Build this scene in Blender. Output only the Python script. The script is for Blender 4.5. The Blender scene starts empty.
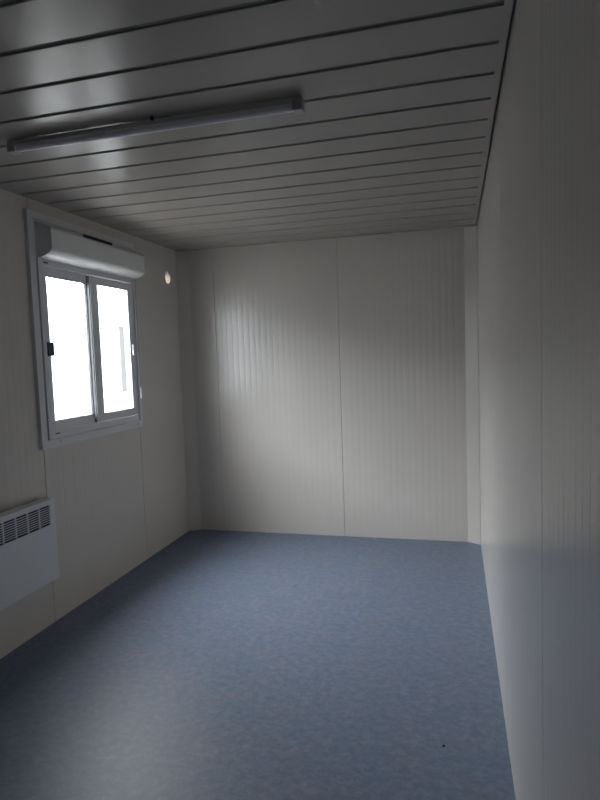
import bpy, bmesh, math, random
from mathutils import Vector, Matrix

# ---------------------------------------------------------------- constants
W, H = 2.428, 2.40            # room width (x) and height (z); far wall at y = 0
BACK = -6.0                   # rear wall behind the camera
TH = 0.06                     # sandwich panel thickness
SC = bpy.context.scene
COL = SC.collection

# ---------------------------------------------------------------- camera
def make_camera():
    yaw, pitch, roll, f = 0.2602, -0.0748, -0.0345, 583.87
    cy, sy, cp, sp = math.cos(yaw), math.sin(yaw), math.cos(pitch), math.sin(pitch)
    fw = Vector((-sy*cp, cy*cp, sp)); r = Vector((cy, sy, 0)); u = r.cross(fw)
    cr, sr = math.cos(roll), math.sin(roll)
    r2 = r*cr + u*sr; u2 = -r*sr + u*cr
    cd = bpy.data.cameras.new('camera'); co = bpy.data.objects.new('camera', cd); COL.objects.link(co)
    m = Matrix((r2, u2, -fw)).transposed().to_4x4()
    m.translation = Vector((2.2531, -4.6134, 1.4819))
    co.matrix_world = m
    cd.sensor_fit = 'HORIZONTAL'; cd.sensor_width = 36; cd.lens = 36*f/600
    cd.clip_start = 0.02
    SC.camera = co
make_camera()

# ---------------------------------------------------------------- world, light, exposure
SKY = 40.0
wd = bpy.data.worlds.new('overcast_sky'); SC.world = wd; wd.use_nodes = True
nt = wd.node_tree; bg = nt.nodes['Background']
tc = nt.nodes.new('ShaderNodeTexCoord'); sx = nt.nodes.new('ShaderNodeSeparateXYZ')
rp = nt.nodes.new('ShaderNodeValToRGB')
rp.color_ramp.elements[0].position = 0.0; rp.color_ramp.elements[0].color = (0.55, 0.58, 0.62, 1)
rp.color_ramp.elements[1].position = 1.0; rp.color_ramp.elements[1].color = (1.0, 0.98, 0.95, 1)
nt.links.new(tc.outputs['Generated'], sx.inputs[0]); nt.links.new(sx.outputs['Z'], rp.inputs[0])
nt.links.new(rp.outputs[0], bg.inputs[0])
# thin cloud is brighter around the hidden sun
dp = nt.nodes.new('ShaderNodeVectorMath'); dp.operation = 'DOT_PRODUCT'
dp.inputs[1].default_value = Vector((-.95, -.05, .42)).normalized()
mr0 = nt.nodes.new('ShaderNodeMapRange'); mr0.inputs['From Min'].default_value = 0.2; mr0.inputs['From Max'].default_value = 1.0
mr0.inputs['To Min'].default_value = SKY*.50; mr0.inputs['To Max'].default_value = SKY*1.35
nt.links.new(tc.outputs['Generated'], dp.inputs[0]); nt.links.new(dp.outputs['Value'], mr0.inputs['Value'])
nt.links.new(mr0.outputs[0], bg.inputs[1])

pl = bpy.data.lights.new('window_daylight_portal', 'AREA'); pl.shape = 'RECTANGLE'
pl.size = 0.98; pl.size_y = 0.98; pl.cycles.is_portal = True
po = bpy.data.objects.new('window_daylight_portal', pl); COL.objects.link(po)
po.location = (-TH-0.01, -1.2725, 1.57); po.rotation_euler = (0, math.radians(-90), 0)

SC.view_settings.view_transform = 'Standard'; SC.view_settings.look = 'None'
SC.view_settings.exposure = 0.0; SC.view_settings.gamma = 1.0
SC.view_settings.use_curve_mapping = False
SC.render.engine = 'CYCLES'
SC.cycles.use_denoising = True
SC.cycles.max_bounces = 14; SC.cycles.diffuse_bounces = 10; SC.cycles.glossy_bounces = 6
SC.cycles.sample_clamp_indirect = 6.0
SC.cycles.caustics_reflective = True

# ---------------------------------------------------------------- materials
def mat(name, col, rough=0.5, spec=0.5, metal=0.0, var=0.0, vscale=6.0, coat=0.0, bump=0.0, bscale=200.0):
    m = bpy.data.materials.new(name); m.use_nodes = True
    n = m.node_tree.nodes; l = m.node_tree.links; b = n['Principled BSDF']
    b.inputs['Base Color'].default_value = (*col, 1); b.inputs['Roughness'].default_value = rough
    b.inputs['Specular IOR Level'].default_value = spec; b.inputs['Metallic'].default_value = metal
    b.inputs['Coat Weight'].default_value = coat
    if var or bump:
        t = n.new('ShaderNodeTexCoord')
    if var:
        no = n.new('ShaderNodeTexNoise'); no.inputs['Scale'].default_value = vscale; no.inputs['Detail'].default_value = 5
        r = n.new('ShaderNodeValToRGB')
        r.color_ramp.elements[0].position = .3; r.color_ramp.elements[1].position = .7
        r.color_ramp.elements[0].color = (*[c*(1-var) for c in col], 1)
        r.color_ramp.elements[1].color = (*[min(1, c*(1+var)) for c in col], 1)
        l.new(t.outputs['Object'], no.inputs['Vector']); l.new(no.outputs['Fac'], r.inputs[0]); l.new(r.outputs[0], b.inputs['Base Color'])
    if bump:
        no = n.new('ShaderNodeTexNoise'); no.inputs['Scale'].default_value = bscale; no.inputs['Detail'].default_value = 3
        bp = n.new('ShaderNodeBump'); bp.inputs['Strength'].default_value = bump; bp.inputs['Distance'].default_value = .001
        l.new(t.outputs['Object'], no.inputs['Vector']); l.new(no.outputs['Fac'], bp.inputs['Height']); l.new(bp.outputs[0], b.inputs['Normal'])
    return m

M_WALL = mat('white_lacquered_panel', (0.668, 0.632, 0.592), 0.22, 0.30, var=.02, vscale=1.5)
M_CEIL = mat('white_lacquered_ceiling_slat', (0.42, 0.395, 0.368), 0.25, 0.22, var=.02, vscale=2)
M_TRIM = mat('white_corner_sheet', (0.64, 0.606, 0.568), 0.26, 0.30)
M_PVC = mat('white_window_plastic', (0.70, 0.71, 0.73), 0.32)
M_PVC2 = mat('white_shutter_box_plastic', (0.72, 0.72, 0.72), 0.35)
M_PVCD = mat('grey_box_end_cap', (0.50, 0.51, 0.52), 0.5)
M_DARK = mat('dark_plastic', (0.02, 0.022, 0.025), 0.5)
M_LATCH = mat('charcoal_latch_plastic', (0.05, 0.06, 0.065), 0.45)
M_RUBBER = mat('grey_seal_rubber', (0.10, 0.10, 0.11), 0.6)
M_STEELW = mat('white_enamelled_steel', (0.70, 0.72, 0.745), 0.4)
M_HINT = mat('heater_interior', (0.03, 0.03, 0.035), 0.6)
M_LAMPB = mat('lamp_body_enamel', (0.55, 0.55, 0.57), 0.35)
M_DIFF = mat('lamp_diffuser_plastic', (0.80, 0.79, 0.86), 0.3)
M_CAPS = mat('lamp_end_cap_plastic', (0.42, 0.42, 0.44), 0.45)
M_CORD = mat('grey_cord', (0.18, 0.18, 0.19), 0.7)
M_TOG = mat('white_toggle_plastic', (0.85, 0.85, 0.85), 0.3)
M_SCREW = mat('screw_metal', (0.12, 0.12, 0.13), 0.4, metal=.6)
M_DEB = mat('black_grit', (0.01, 0.01, 0.01), 0.7)
M_GROUND = mat('pale_gravel', (0.30, 0.295, 0.29), 0.9, var=.2, vscale=30)
M_REAR = mat('rear_wall_bounce_cut_grey', (0.22, 0.215, 0.21), 0.6)  # unseen rear wall, made dark to cut light bounced into the room
M_GAP = mat('ceiling_gap_painted_shade', (0.17, 0.17, 0.155), 0.8)  # dark colour stands in for the shade inside the slat grooves
M_CABIN = mat('white_cabin_cladding', (0.56, 0.56, 0.56), 0.5)
M_CABGL = mat('dark_cabin_glass', (0.085, 0.085, 0.085), 0.6, 0.0)
M_CABFR = mat('cabin_window_frame', (0.45, 0.45, 0.45), 0.5)
M_OUT = mat('cabin_outside_sheet', (0.6, 0.6, 0.6), 0.6)

def glass_mat():
    m = bpy.data.materials.new('clear_window_glass'); m.use_nodes = True
    n = m.node_tree.nodes; l = m.node_tree.links; n.clear()
    o = n.new('ShaderNodeOutputMaterial'); mx = n.new('ShaderNodeMixShader')
    t = n.new('ShaderNodeBsdfTransparent'); t.inputs[0].default_value = (.93, .95, .96, 1)
    g = n.new('ShaderNodeBsdfGlossy'); g.inputs['Roughness'].default_value = .02
    f = n.new('ShaderNodeFresnel'); ge = n.new('ShaderNodeNewGeometry')   # same thin-pane reflectance on both faces
    mr = n.new('ShaderNodeMapRange'); mr.inputs['To Min'].default_value = 1.35; mr.inputs['To Max'].default_value = 1/1.35
    l.new(ge.outputs['Backfacing'], mr.inputs['Value']); l.new(mr.outputs[0], f.inputs[0])
    l.new(f.outputs[0], mx.inputs[0]); l.new(t.outputs[0], mx.inputs[1]); l.new(g.outputs[0], mx.inputs[2]); l.new(mx.outputs[0], o.inputs[0])
    return m
M_GLASS = glass_mat()

def cap_mat():
    m = bpy.data.materials.new('translucent_beige_cap'); m.use_nodes = True
    n = m.node_tree.nodes; l = m.node_tree.links; n.clear()
    o = n.new('ShaderNodeOutputMaterial'); mx = n.new('ShaderNodeMixShader'); mx.inputs[0].default_value = .5
    t = n.new('ShaderNodeBsdfTranslucent'); t.inputs[0].default_value = (.46, .425, .40, 1)
    d = n.new('ShaderNodeBsdfDiffuse'); d.inputs[0].default_value = (.6, .52, .48, 1)
    l.new(t.outputs[0], mx.inputs[1]); l.new(d.outputs[0], mx.inputs[2]); l.new(mx.outputs[0], o.inputs[0])
    return m
M_CAP = cap_mat()

def floor_mat():
    m = bpy.data.materials.new('blue_marbled_vinyl'); m.use_nodes = True
    n = m.node_tree.nodes; l = m.node_tree.links; b = n['Principled BSDF']
    t = n.new('ShaderNodeTexCoord')
    mp = n.new('ShaderNodeMapping'); mp.inputs['Scale'].default_value = (1, 1.15, 1); l.new(t.outputs['Object'], mp.inputs[0])
    a = n.new('ShaderNodeTexNoise'); a.inputs['Scale'].default_value = 27; a.inputs['Detail'].default_value = 8; a.inputs['Roughness'].default_value = .78; a.inputs['Distortion'].default_value = .15
    c = n.new('ShaderNodeTexNoise'); c.inputs['Scale'].default_value = 7; c.inputs['Detail'].default_value = 4
    l.new(mp.outputs[0], a.inputs['Vector']); l.new(mp.outputs[0], c.inputs['Vector'])
    r = n.new('ShaderNodeValToRGB'); e = r.color_ramp.elements
    e[0].position = .32; e[0].color = (0.115, 0.155, 0.225, 1)
    e[1].position = .68; e[1].color = (0.235, 0.270, 0.332, 1)
    x = e.new(.5); x.color = (0.168, 0.200, 0.270, 1)
    l.new(a.outputs['Fac'], r.inputs[0])
    r2 = n.new('ShaderNodeValToRGB'); r2.color_ramp.elements[0].position = .3; r2.color_ramp.elements[1].position = .7
    r2.color_ramp.elements[0].color = (.84, .96, 1.03, 1); r2.color_ramp.elements[1].color = (1.04, 1.0, 1.0, 1)
    l.new(c.outputs['Fac'], r2.inputs[0])
    mx = n.new('ShaderNodeMix'); mx.data_type = 'RGBA'; mx.blend_type = 'MULTIPLY'; mx.inputs[0].default_value = 1
    l.new(r.outputs[0], mx.inputs[6]); l.new(r2.outputs[0], mx.inputs[7]); l.new(mx.outputs[2], b.inputs['Base Color'])
    b.inputs['Roughness'].default_value = .45; b.inputs['Specular IOR Level'].default_value = .4
    bp = n.new('ShaderNodeBump'); bp.inputs['Strength'].default_value = .05; bp.inputs['Distance'].default_value = .001
    l.new(a.outputs['Fac'], bp.inputs['Height']); l.new(bp.outputs[0], b.inputs['Normal'])
    return m
M_FLOOR = floor_mat()

# ---------------------------------------------------------------- mesh helpers
def box(bm, x0, x1, y0, y1, z0, z1, bev=0.0, seg=2):
    vs = [bm.verts.new((x, y, z)) for x in (x0, x1) for y in (y0, y1) for z in (z0, z1)]
    idx = [(0,1,3,2), (4,6,7,5), (0,4,5,1), (2,3,7,6), (0,2,6,4), (1,5,7,3)]
    fs = [bm.faces.new([vs[i] for i in f]) for f in idx]
    if bev:
        es = list({e for f in fs for e in f.edges})
        bmesh.ops.bevel(bm, geom=es, offset=bev, segments=seg, affect='EDGES', profile=.5)

def prism(bm, pts, axis, a, b, bev=0.0):
    """extrude a closed 2D outline along an axis. axis 'z': pts=(x,y); 'y': pts=(x,z); 'x': pts=(y,z)"""
    def P(p, t):
        return {'z': (p[0], p[1], t), 'y': (p[0], t, p[1]), 'x': (t, p[0], p[1])}[axis]
    A = [bm.verts.new(P(p, a)) for p in pts]; B = [bm.verts.new(P(p, b)) for p in pts]
    n = len(pts); fs = [bm.faces.new(A[::-1]), bm.faces.new(B)]
    for i in range(n):
        fs.append(bm.faces.new((A[i], A[(i+1) % n], B[(i+1) % n], B[i])))
    if bev:
        bmesh.ops.bevel(bm, geom=list({e for f in fs for e in f.edges}), offset=bev, segments=2, affect='EDGES', profile=.5)
    return fs

def cyl(bm, p0, p1, r0, r1=None, seg=24):
    r1 = r0 if r1 is None else r1
    p0, p1 = Vector(p0), Vector(p1); d = (p1-p0).normalized()
    a = d.orthogonal().normalized(); b = d.cross(a)
    A = []; B = []
    for i in range(seg):
        t = 2*math.pi*i/seg; o = a*math.cos(t)+b*math.sin(t)
        A.append(bm.verts.new(p0+o*r0)); B.append(bm.verts.new(p1+o*r1))
    bm.faces.new(A[::-1]); bm.faces.new(B)
    for i in range(seg):
        bm.faces.new((A[i], A[(i+1) % seg], B[(i+1) % seg], B[i]))

def obj(name, bm, m, parent=None, smooth=False, origin=None):
    bmesh.ops.recalc_face_normals(bm, faces=bm.faces)
    me = bpy.data.meshes.new(name)
    if origin is not None:
        bmesh.ops.translate(bm, verts=bm.verts, vec=-Vector(origin))
    bm.to_mesh(me); bm.free(); me.materials.append(m)
    o = bpy.data.objects.new(name, me); COL.objects.link(o)
    if origin is not None: o.location = origin
    if smooth:
        for p in me.polygons: p.use_smooth = True
        me.set_sharp_from_angle(angle=math.radians(35))
    if parent is not None:
        o.parent = parent
        if origin is None: o.location = -parent.location
        else: o.location = Vector(origin) - parent.location
    return o

def struct(o, label=None):
    o['kind'] = 'structure'
    if label: o['label'] = label
    return o

def thing(name, label, cat, loc):
    o = bpy.data.objects.new(name, None); COL.objects.link(o); o.location = loc
    o.empty_display_size = .1; o['label'] = label; o['category'] = cat
    return o

def carve(o, cutters):
    """cut openings through a wall mesh, then drop the cutters"""
    cos = []
    for bm in cutters:
        me = bpy.data.meshes.new('opening'); bmesh.ops.recalc_face_normals(bm, faces=bm.faces); bm.to_mesh(me); bm.free()
        c = bpy.data.objects.new('opening', me); COL.objects.link(c); cos.append(c)
        md = o.modifiers.new('cut', 'BOOLEAN'); md.operation = 'DIFFERENCE'; md.object = c; md.solver = 'EXACT'
    dg = bpy.context.evaluated_depsgraph_get()
    me = bpy.data.meshes.new_from_object(o.evaluated_get(dg))
    o.modifiers.clear(); o.data = me
    for c in cos: bpy.data.objects.remove(c)

def smooth_faces(o, deg=6):
    for p in o.data.polygons: p.use_smooth = True
    o.data.set_sharp_from_angle(angle=math.radians(deg))
    return o

# ribbed sandwich panel wall: pts(t) along the run, shallow V ribs every 50 mm and deep joints
def ribbed(t0, t1, joints, pitch=0.050, rw=0.0030, rd=0.0005, jw=0.0012, jd=0.006, crown=.00035):
    """returns list of (t, depth) along the face, depth > 0 goes into the wall"""
    marks = []
    js = sorted(joints)
    base = js[0] if js else t0
    k0 = int(math.floor((t0-base)/pitch)) - 1
    k1 = int(math.ceil((t1-base)/pitch)) + 1
    for k in range(k0, k1+1):
        t = base + k*pitch
        if all(abs(t-j) > .02 for j in js) and t0+.012 < t < t1-.012: marks.append((t, 'r'))
    for j in js:
        if t0+.01 < j < t1-.01: marks.append((j, 'j'))
    out = [(t0, 0)]
    for t, k in sorted(marks):
        a, b = out[-1][0], t-(rw if k == 'r' else jw+.0015)      # slightly crowned face between two ribs
        if b-a > .01:
            for q in range(1, 8):
                u = q/8; out.append((a+(b-a)*u, -crown*4*u*(1-u)*((b-a)/pitch)**2))
        if k == 'r': out += [(t-rw, 0), (t-rw*.35, rd), (t+rw*.35, rd), (t+rw, 0)]
        else: out += [(t-jw-.0015, 0), (t-jw, .0015), (t-jw, jd), (t+jw, jd), (t+jw, .0015), (t+jw+.0015, 0)]
    out.append((t1, 0))
    return out

# ---------------------------------------------------------------- structure
bm = bmesh.new(); box(bm, -.02, W+.02, BACK-.02, .02, -.06, 0)
struct(obj('floor', bm, M_FLOOR))

ZT = H + .05
# far wall
bm = bmesh.new()
pr = ribbed(-TH, W+TH, [.311, 1.367], rw=.0032, rd=.0004, crown=.0006)
prism(bm, [(t, d) for t, d in pr] + [(W+TH, TH), (-TH, TH)], 'z', -.06, ZT)
smooth_faces(struct(obj('wall_back', bm, M_WALL)))
# right wall
bm = bmesh.new()
pr = ribbed(BACK-.0, 0, [-.15-1.053*k for k in range(6)], rd=.00025, crown=.00025, jw=.0010, jd=.0006)
prism(bm, [(W+d, t) for t, d in pr] + [(W+TH, 0), (W+TH, BACK)], 'z', -.06, ZT)
smooth_faces(struct(obj('wall_right', bm, M_WALL)))
# left wall with window opening and vent hole
bm = bmesh.new()
pr = ribbed(BACK-.0, 0, [-.771-1.05*k for k in range(5)], jw=.0019)
prism(bm, [(-d, t) for t, d in pr] + [(-TH, 0), (-TH, BACK)], 'z', -.06, ZT)
wl = struct(obj('wall_left', bm, M_WALL))
WY0, WY1, WZ0, WZ1 = -1.81, -.775, 1.03, 2.29     # rough opening
VC = (-.217, 2.157); VR = .052
c1 = bmesh.new(); box(c1, -.2, .2, WY0, WY1, WZ0, WZ1)
c2 = bmesh.new(); cyl(c2, (-.2, VC[0], VC[1]), (.2, VC[0], VC[1]), VR, seg=32)
carve(wl, [c1, c2]); smooth_faces(wl)
# wall behind the camera
bm = bmesh.new(); box(bm, -TH, W+TH, BACK-TH, BACK, -.06, ZT)
struct(obj('wall_front', bm, M_REAR))

# corner cover sheets
CX, CY = .0916, .055
for i, (sx_, x0) in enumerate(((1, 0), (-1, W))):
    bm = bmesh.new()
    prism(bm, [(x0, 0), (x0+sx_*CX, 0), (x0+sx_*(CX+.002), -.003), (x0+sx_*.003, -CY-.002), (x0, -CY)], 'z', 0, H-.006)
    struct(obj('trim_%d' % (i+1), bm, M_TRIM))

# ceiling: wide steel slats with open grooves, flush strips at both ends
bm = bmesh.new()
G = .021; EZ = H+.005; X0, X1 = .0, W-.008; E0, E1 = .014, W-.033
ys = [-2.891+.2018*i for i in range(-15, 15)]
edges = [BACK] + ys + [0.0]
for a, b in zip(edges[:-1], edges[1:]):
    ya = a+(G/2 if a > BACK else 0); yb = b-(G/2 if b < 0 else .004)
    r = .0025
    pts = [(ya, EZ), (ya, H+r), (ya+r*.3, H+r*.3), (ya+r, H), (yb-r, H), (yb-r*.3, H+r*.3), (yb, H+r), (yb, EZ)]
    prism(bm, pts, 'x', E0, E1)
box(bm, X0, E0, BACK, -.004, H, EZ)
box(bm, E1, X1-.0, -1.9, -.004, H, EZ)
box(bm, E1, X1-.003, BACK, -1.9, H, EZ)
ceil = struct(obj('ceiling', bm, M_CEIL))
bm = bmesh.new(); box(bm, X0, X1-.003, BACK, -.004, EZ, EZ+.01)
o = obj('gap_shade_backing', bm, M_GAP, ceil); o['label'] = 'ceiling gap backing coloured dark as groove shade'
bm = bmesh.new(); box(bm, -.25, W+.25, BACK-.25, .25, ZT, ZT+.08)
struct(obj('light_block_roof', bm, M_OUT))  # unseen slab added to block light leaking in at the ceiling gap

# door behind the camera
dr = thing('door_1', 'white flush door in the wall behind the viewer', 'door', (W/2, BACK, 0)); del dr['category']; struct(dr)
bm = bmesh.new(); box(bm, .80, 1.66, BACK, BACK+.03, .01, 2.03, .002); obj('door_leaf', bm, M_PVC, dr)
bm = bmesh.new()
for a in ((.745, .797, 0, 2.09), (1.663, 1.715, 0, 2.09), (.797, 1.663, 2.035, 2.09)):
    box(bm, a[0], a[1], BACK, BACK+.04, a[2], a[3], .002)
obj('door_frame', bm, M_PVC2, dr)
bm = bmesh.new(); cyl(bm, (.88, BACK+.03, 1.02), (.88, BACK+.075, 1.02), .011); cyl(bm, (.875, BACK+.07, 1.02), (1.0, BACK+.07, 1.02), .009)
obj('door_handle', bm, M_SCREW, dr, True)

# ---------------------------------------------------------------- window
win = bpy.data.objects.new('window_1', None); COL.objects.link(win); win.location = (0, -1.29, 1.0)
struct(win, 'white two-pane sliding window in the left wall')

def ring(bm, x0, x1, y0, y1, z0, z1, wy0, wy1, wz0, wz1, bev=.002):
    """rectangular frame, mitre-free: two stiles and two rails, sharing the corners"""
    A = [(y0, z0), (y1, z0), (y1, z1), (y0, z1)]
    B = [(y0+wy0, z0+wz0), (y1-wy1, z0+wz0), (y1-wy1, z1-wz1), (y0+wy0, z1-wz1)]
    V = {}
    for k, x in enumerate((x0, x1)):
        for nme, L in (('o', A), ('i', B)):
            for i, (y, z) in enumerate(L): V[nme, k, i] = bm.verts.new((x, y, z))
    fs = []
    for i in range(4):
        j = (i+1) % 4
        fs.append(bm.faces.new((V['o',0,i], V['o',0,j], V['i',0,j], V['i',0,i])))
        fs.append(bm.faces.new((V['o',1,i], V['i',1,i], V['i',1,j], V['o',1,j])))
        fs.append(bm.faces.new((V['o',0,i], V['o',1,i], V['o',1,j], V['o',0,j])))
        fs.append(bm.faces.new((V['i',0,i], V['i',0,j], V['i',1,j], V['i',1,i])))
    if bev:
        es = [e for e in {e for f in fs for e in f.edges} if len(e.link_faces) == 2 and abs(e.calc_face_angle(0)) > .5]
        bmesh.ops.bevel(bm, geom=es, offset=bev, segments=2, affect='EDGES', profile=.5)

# outer casing plate on the wall
bm = bmesh.new(); ring(bm, -.004, .022, -1.857, -.764, 1.008, 2.332, .048, .030, .045, .040, .003)
obj('casing', bm, M_PVC, win)
# header panel above the window that carries the vent
bm = bmesh.new(); box(bm, -.05, .018, -1.802, -.794, 2.08, 2.292, .001)
obj('header_panel', bm, M_PVC2, win)
# main frame with its track lips
bm = bmesh.new()
ring(bm, -.058, .012, -1.780, -.795, 1.054, 2.079, .029, .012, .038, .034, .0015)
box(bm, -.006, -.003, -1.750, -.808, 1.091, 1.103)      # track lip between the sashes
box(bm, .009, .012, -1.750, -.808, 1.091, 1.097)
obj('window_frame', bm, M_PVC, win)
bm = bmesh.new(); box(bm, -.055, -.002, -1.812, -1.778, 1.04, 2.085); obj('gap_shade_filler', bm, M_RUBBER, win)  # dark filler added to draw the step's shade line and stop light leaks
# sashes
def sash(x0, x1, y0, y1, z0, z1, gy0, gy1, gz0, gz1):
    bm = bmesh.new(); ring(bm, x0, x1, y0, y1, z0, z1, gy0-y0, y1-gy1, gz0-z0, z1-gz1, .0018)
    s = obj('sash', bm, M_PVC, win)
    xm = (x0+x1)/2
    bm = bmesh.new(); box(bm, xm-.002, xm+.002, gy0-.004, gy1+.004, gz0-.004, gz1+.004)
    g = obj('glass', bm, M_GLASS); g.parent = s
    bm = bmesh.new(); ring(bm, xm+.0025, x1-.003, gy0-.001, gy1+.001, gz0-.001, gz1+.001, .004, .004, .004, .004, 0)
    g2 = obj('glazing_seal', bm, M_RUBBER); g2.parent = s
    return s
sl = sash(-.042, -.012, -1.749, -1.262, 1.094, 2.045, -1.690, -1.318, 1.153, 1.993)
sr_ = sash(.001, .011, -1.303, -.806, 1.098, 2.043, -1.224, -.859, 1.150, 1.992)
# interlock seal in the gap between the sashes
bm = bmesh.new(); box(bm, -.013, .0065, -1.3095, -1.3035, 1.10, 2.04); s = obj('brush_seal', bm, M_RUBBER); s.parent = sl
bm = bmesh.new(); box(bm, -.012, .014, -1.742, -1.690, 1.532, 1.612, .003)
s = obj('latch', bm, M_LATCH); s.parent = sl; s['label'] = 'charcoal latch'
bm = bmesh.new(); box(bm, .011, .024, -.845, -.818, 1.530, 1.607, .003)
s = obj('latch', bm, M_TOG); s.parent = sr_; s['label'] = 'white latch'
bm = bmesh.new(); box(bm, .023, .025, -.837, -.826, 1.545, 1.592, .0006)
s2 = obj('latch_grip', bm, M_LAMPB, None); s2.parent = sr_
# vent slot, screws
bm = bmesh.new(); box(bm, .0165, .0215, -1.352, -1.036, 2.262, 2.2915, .001)
o = obj('ventilation_slot', bm, M_DARK, win); o['label'] = 'black ventilation slot'
for (y, z) in ((-.83, 1.031), (-1.70, 1.036)):
    bm = bmesh.new(); cyl(bm, (.020, y, z), (.025, y, z), .009, .008, 20); obj('screw_cap', bm, M_LAMPB, win, True)
bm = bmesh.new(); box(bm, .011, .0145, -1.735, -1.70, 2.058, 2.066, .0008); obj('drain_slot', bm, M_DARK, win)
bm = bmesh.new(); box(bm, .011, .0145, -1.728, -1.69, 1.079, 1.086, .0008); obj('drain_slot', bm, M_DARK, win)

# roller shutter box
rb = thing('roller_shutter_box', 'white rounded roller shutter box above the sliding window, full window width', 'shutter box', (.02, -1.29, 2.17))
prof = [(.018, 2.272), (.104, 2.243), (.111, 2.239), (.116, 2.230), (.117, 2.220), (.117, 2.128), (.113, 2.116), (.100, 2.104), (.080, 2.094), (.050, 2.084), (.018, 2.079)]
bm = bmesh.new(); prism(bm, prof, 'y', -1.792, -.786)
bx = obj('shutter_housing', bm, M_PVC2, rb, True)
prof2 = [(.018, 2.276), (.106, 2.246), (.115, 2.241), (.120, 2.231), (.1205, 2.220), (.1205, 2.127), (.115, 2.113), (.101, 2.101), (.080, 2.091), (.050, 2.081), (.018, 2.076)]
for a, b in ((-1.799, -1.792), (-.786, -.779)):
    bm = bmesh.new(); prism(bm, prof2, 'y', a, b)
    e = obj('end_cap', bm, M_PVCD if a < -1 else M_PVC2, rb, True)
    if a < -1: e['label'] = 'grey end cap'

# pull cord
bm = bmesh.new(); cyl(bm, (.034, -.789, 1.295), (.034, -.789, 2.079), .0013, seg=10)
co = thing('pull_cord', 'thin grey shutter cord with white toggle at the right window edge', 'cord', (.034, -.789, 1.21))
obj('cord', bm, M_CORD, co, True)
bm = bmesh.new()
cyl(bm, (.034, -.789, 1.215), (.034, -.789, 1.285), .0085, .0065, 16); cyl(bm, (.034, -.789, 1.285), (.034, -.789, 1.300), .0065, .002, 16)
t = obj('toggle', bm, M_TOG, co, True); t['label'] = 'white plastic toggle'

# round vent cap in its hole
vc = thing('vent_cap', 'small round pale beige vent cap high on the left wall near the far corner', 'vent', (0, VC[0], VC[1]))
bm = bmesh.new()
def lathe_x(bm, pts, seg=40):
    rings = []
    for x, r in pts:
        rings.append([bm.verts.new((x, VC[0]+r*math.cos(2*math.pi*i/seg), VC[1]+r*math.sin(2*math.pi*i/seg))) for i in range(seg)])
    for A, B in zip(rings, rings[1:]+rings[:1]):
        for i in range(seg): bm.faces.new((A[i], A[(i+1) % seg], B[(i+1) % seg], B[i]))
lathe_x(bm, [(-.055, .0515), (.0, .0515), (.0, .056), (.003, .056), (.004, .053), (.002, .049), (-.055, .049)])
obj('sleeve', bm, M_PVC2, vc, True)
bm = bmesh.new(); cyl(bm, (-.004, VC[0], VC[1]), (-.001, VC[0], VC[1]), .0488, seg=40)
o = obj('cap_disc', bm, M_CAP, vc); o['label'] = 'beige translucent disc'

# ---------------------------------------------------------------- ceiling light
lf = thing('ceiling_light', 'long slim fluorescent batten light, switched off, on the slatted ceiling', 'light', (1.14, -2.55, H))
LY0, LY1 = -2.552, -2.514
bm = bmesh.new()
prism(bm, [(LY0+.003, 2.391), (LY0, 2.386), (LY0, 2.373), (LY1, 2.373), (LY1, 2.386), (LY1-.003, 2.391)], 'x', .53, 1.73)
obj('lamp_body', bm, M_LAMPB, lf)
bm = bmesh.new()
pts = [(LY0+.002, 2.373)]
for k in range(0, 9):
    a = math.pi*k/8
    pts.append(((LY0+LY1)/2-.0165*math.cos(a), 2.366-.016*math.sin(a)))
pts.append((LY1-.002, 2.373))
prism(bm, pts, 'x', .535, 1.725)
obj('lamp_diffuser', bm, M_DIFF, lf, True)
for a, b in ((.514, .550), (1.712, 1.749)):
    bm = bmesh.new(); box(bm, a, b, LY0-.004, LY1+.004, 2.346, 2.393, .004)
    obj('end_cap', bm, M_CAPS, lf)
for x in (.60, 1.13, 1.65):
    bm = bmesh.new(); box(bm, x-.012, x+.012, LY0+.006, LY1-.006, 2.386, 2.4, .001)
    obj('mounting_clip', bm, M_CAPS, lf)
bm = bmesh.new(); cyl(bm, (1.168, LY0-.002, 2.384), (1.168, LY0-.002, 2.4), .006, seg=14)
o = obj('cable_entry', bm, M_DARK, lf, True); o['label'] = 'black cable entry'

# ---------------------------------------------------------------- convector heater
ht = thing('convector_heater', 'white wall-mounted electric convector heater with slotted grille', 'heater', (.04, -2.25, .29))
HY0, HY1, HZ0, HZ1, HX = -2.640, -1.868, .288, .742, .085
bm = bmesh.new()
# casing: closed back, sides, top and bottom around a dark interior
box(bm, .018, .024, HY0+.004, HY1-.004, HZ0+.006, HZ1-.004)
box(bm, .018, HX-.006, HY0, HY0+.012, HZ0, HZ1, .003)
box(bm, .018, HX-.006, HY1-.012, HY1, HZ0, HZ1, .003)
box(bm, .018, HX-.006, HY0, HY1, HZ1-.012, HZ1, .003)
box(bm, .018, HX-.006, HY0, HY1, HZ0, HZ0+.010, .003)
obj('heater_body', bm, M_STEELW, ht)
GZ0, GZ1 = .603, .712; PITCH = .0872; NC = 8; SW = .079
gr = -1.912
bm = bmesh.new()
x0, x1 = HX-.006, HX
gl = gr-PITCH*NC+ (PITCH-SW)
box(bm, x0, x1, HY0, HY1, HZ0, GZ0, .0015)                # face below the grille
box(bm, x0, x1, HY0, HY1, GZ1, HZ1, .0015)                # strip above
box(bm, x0, x1, HY0, gl, GZ0, GZ1); box(bm, x0, x1, gr, HY1, GZ0, GZ1)
for k in range(1, NC):
    y = gr-PITCH*k; box(bm, x0, x1, y, y+PITCH-SW, GZ0, GZ1)
obj('front_panel', bm, M_STEELW, ht)
bm = bmesh.new(); NR = 9; p = (GZ1-GZ0)/NR
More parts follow.
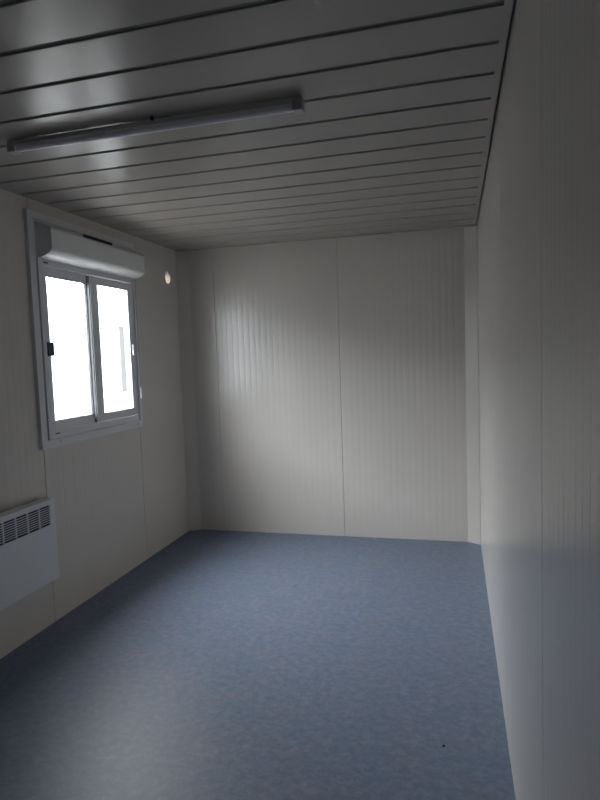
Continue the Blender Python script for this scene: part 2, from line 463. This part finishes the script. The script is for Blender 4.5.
for k in range(NC):
    ya, yb = gr-PITCH*k-SW, gr-PITCH*k
    for r_ in range(1, NR):
        z = GZ0+p*r_
        box(bm, x1-.005, x1-.001, ya, yb, z-.0021, z+.0021)
obj('grille', bm, M_STEELW, ht)
bm = bmesh.new(); box(bm, HX-.018, HX-.014, HY0+.014, HY1-.014, GZ0-.02, HZ1-.014)
o = obj('grille_backing', bm, M_HINT, ht); o['label'] = 'dark heater interior'
for y in (-2.45, -2.05):
    bm = bmesh.new(); box(bm, 0, .020, y-.02, y+.02, .40, .64, .002); obj('wall_bracket', bm, M_PVCD, ht)

# ---------------------------------------------------------------- speck on the floor
bm = bmesh.new(); bmesh.ops.create_icosphere(bm, subdivisions=2, radius=.005)
for v in bm.verts:
    v.co = v.co*(1+.25*math.sin(v.co.x*900+v.co.y*700)); v.co.z = max(v.co.z*.6, -.0018)
o = obj('grit', bm, M_DEB); o.location = (2.194, -2.462, .0018)
o['label'] = 'tiny black speck of grit lying on the blue floor near the right wall'; o['category'] = 'debris'

# ---------------------------------------------------------------- outside
bm = bmesh.new(); box(bm, -30, 20, -25, 30, -.62, -.5)
struct(obj('ground', bm, M_GROUND))
cb = thing('site_cabin', 'white site cabin outside, seen through the sliding window', 'cabin', (-4.3, 1.5, -.5))
CXF = -3.0
bm = bmesh.new(); box(bm, CXF-2.5, CXF, -6, 9, -.3, 2.4)
obj('cabin_wall', bm, M_CABIN, cb)
bm = bmesh.new(); box(bm, CXF-2.55, CXF+.05, -6.05, 9.05, 2.4, 2.55, .01)
obj('cabin_roof', bm, M_CABIN, cb)
bm = bmesh.new()
bm.free()
for y in (-5.5, -2, 2, 5, 8.5):
    bm = bmesh.new(); box(bm, CXF-2.3, CXF-.1, y-.1, y+.1, -.5, -.3)
    obj('cabin_footing', bm, M_GROUND, cb)
bm = bmesh.new(); ring(bm, CXF, CXF+.02, 3.79, 4.02, .97, 2.10, .03, .03, .03, .03, .002)
wf = obj('cabin_window', bm, M_CABFR, cb)
bm = bmesh.new(); box(bm, CXF, CXF+.006, 3.82, 3.99, 1.0, 2.07)
g = obj('pane', bm, M_CABGL); g.parent = wf; g.location = (0, 0, 0)
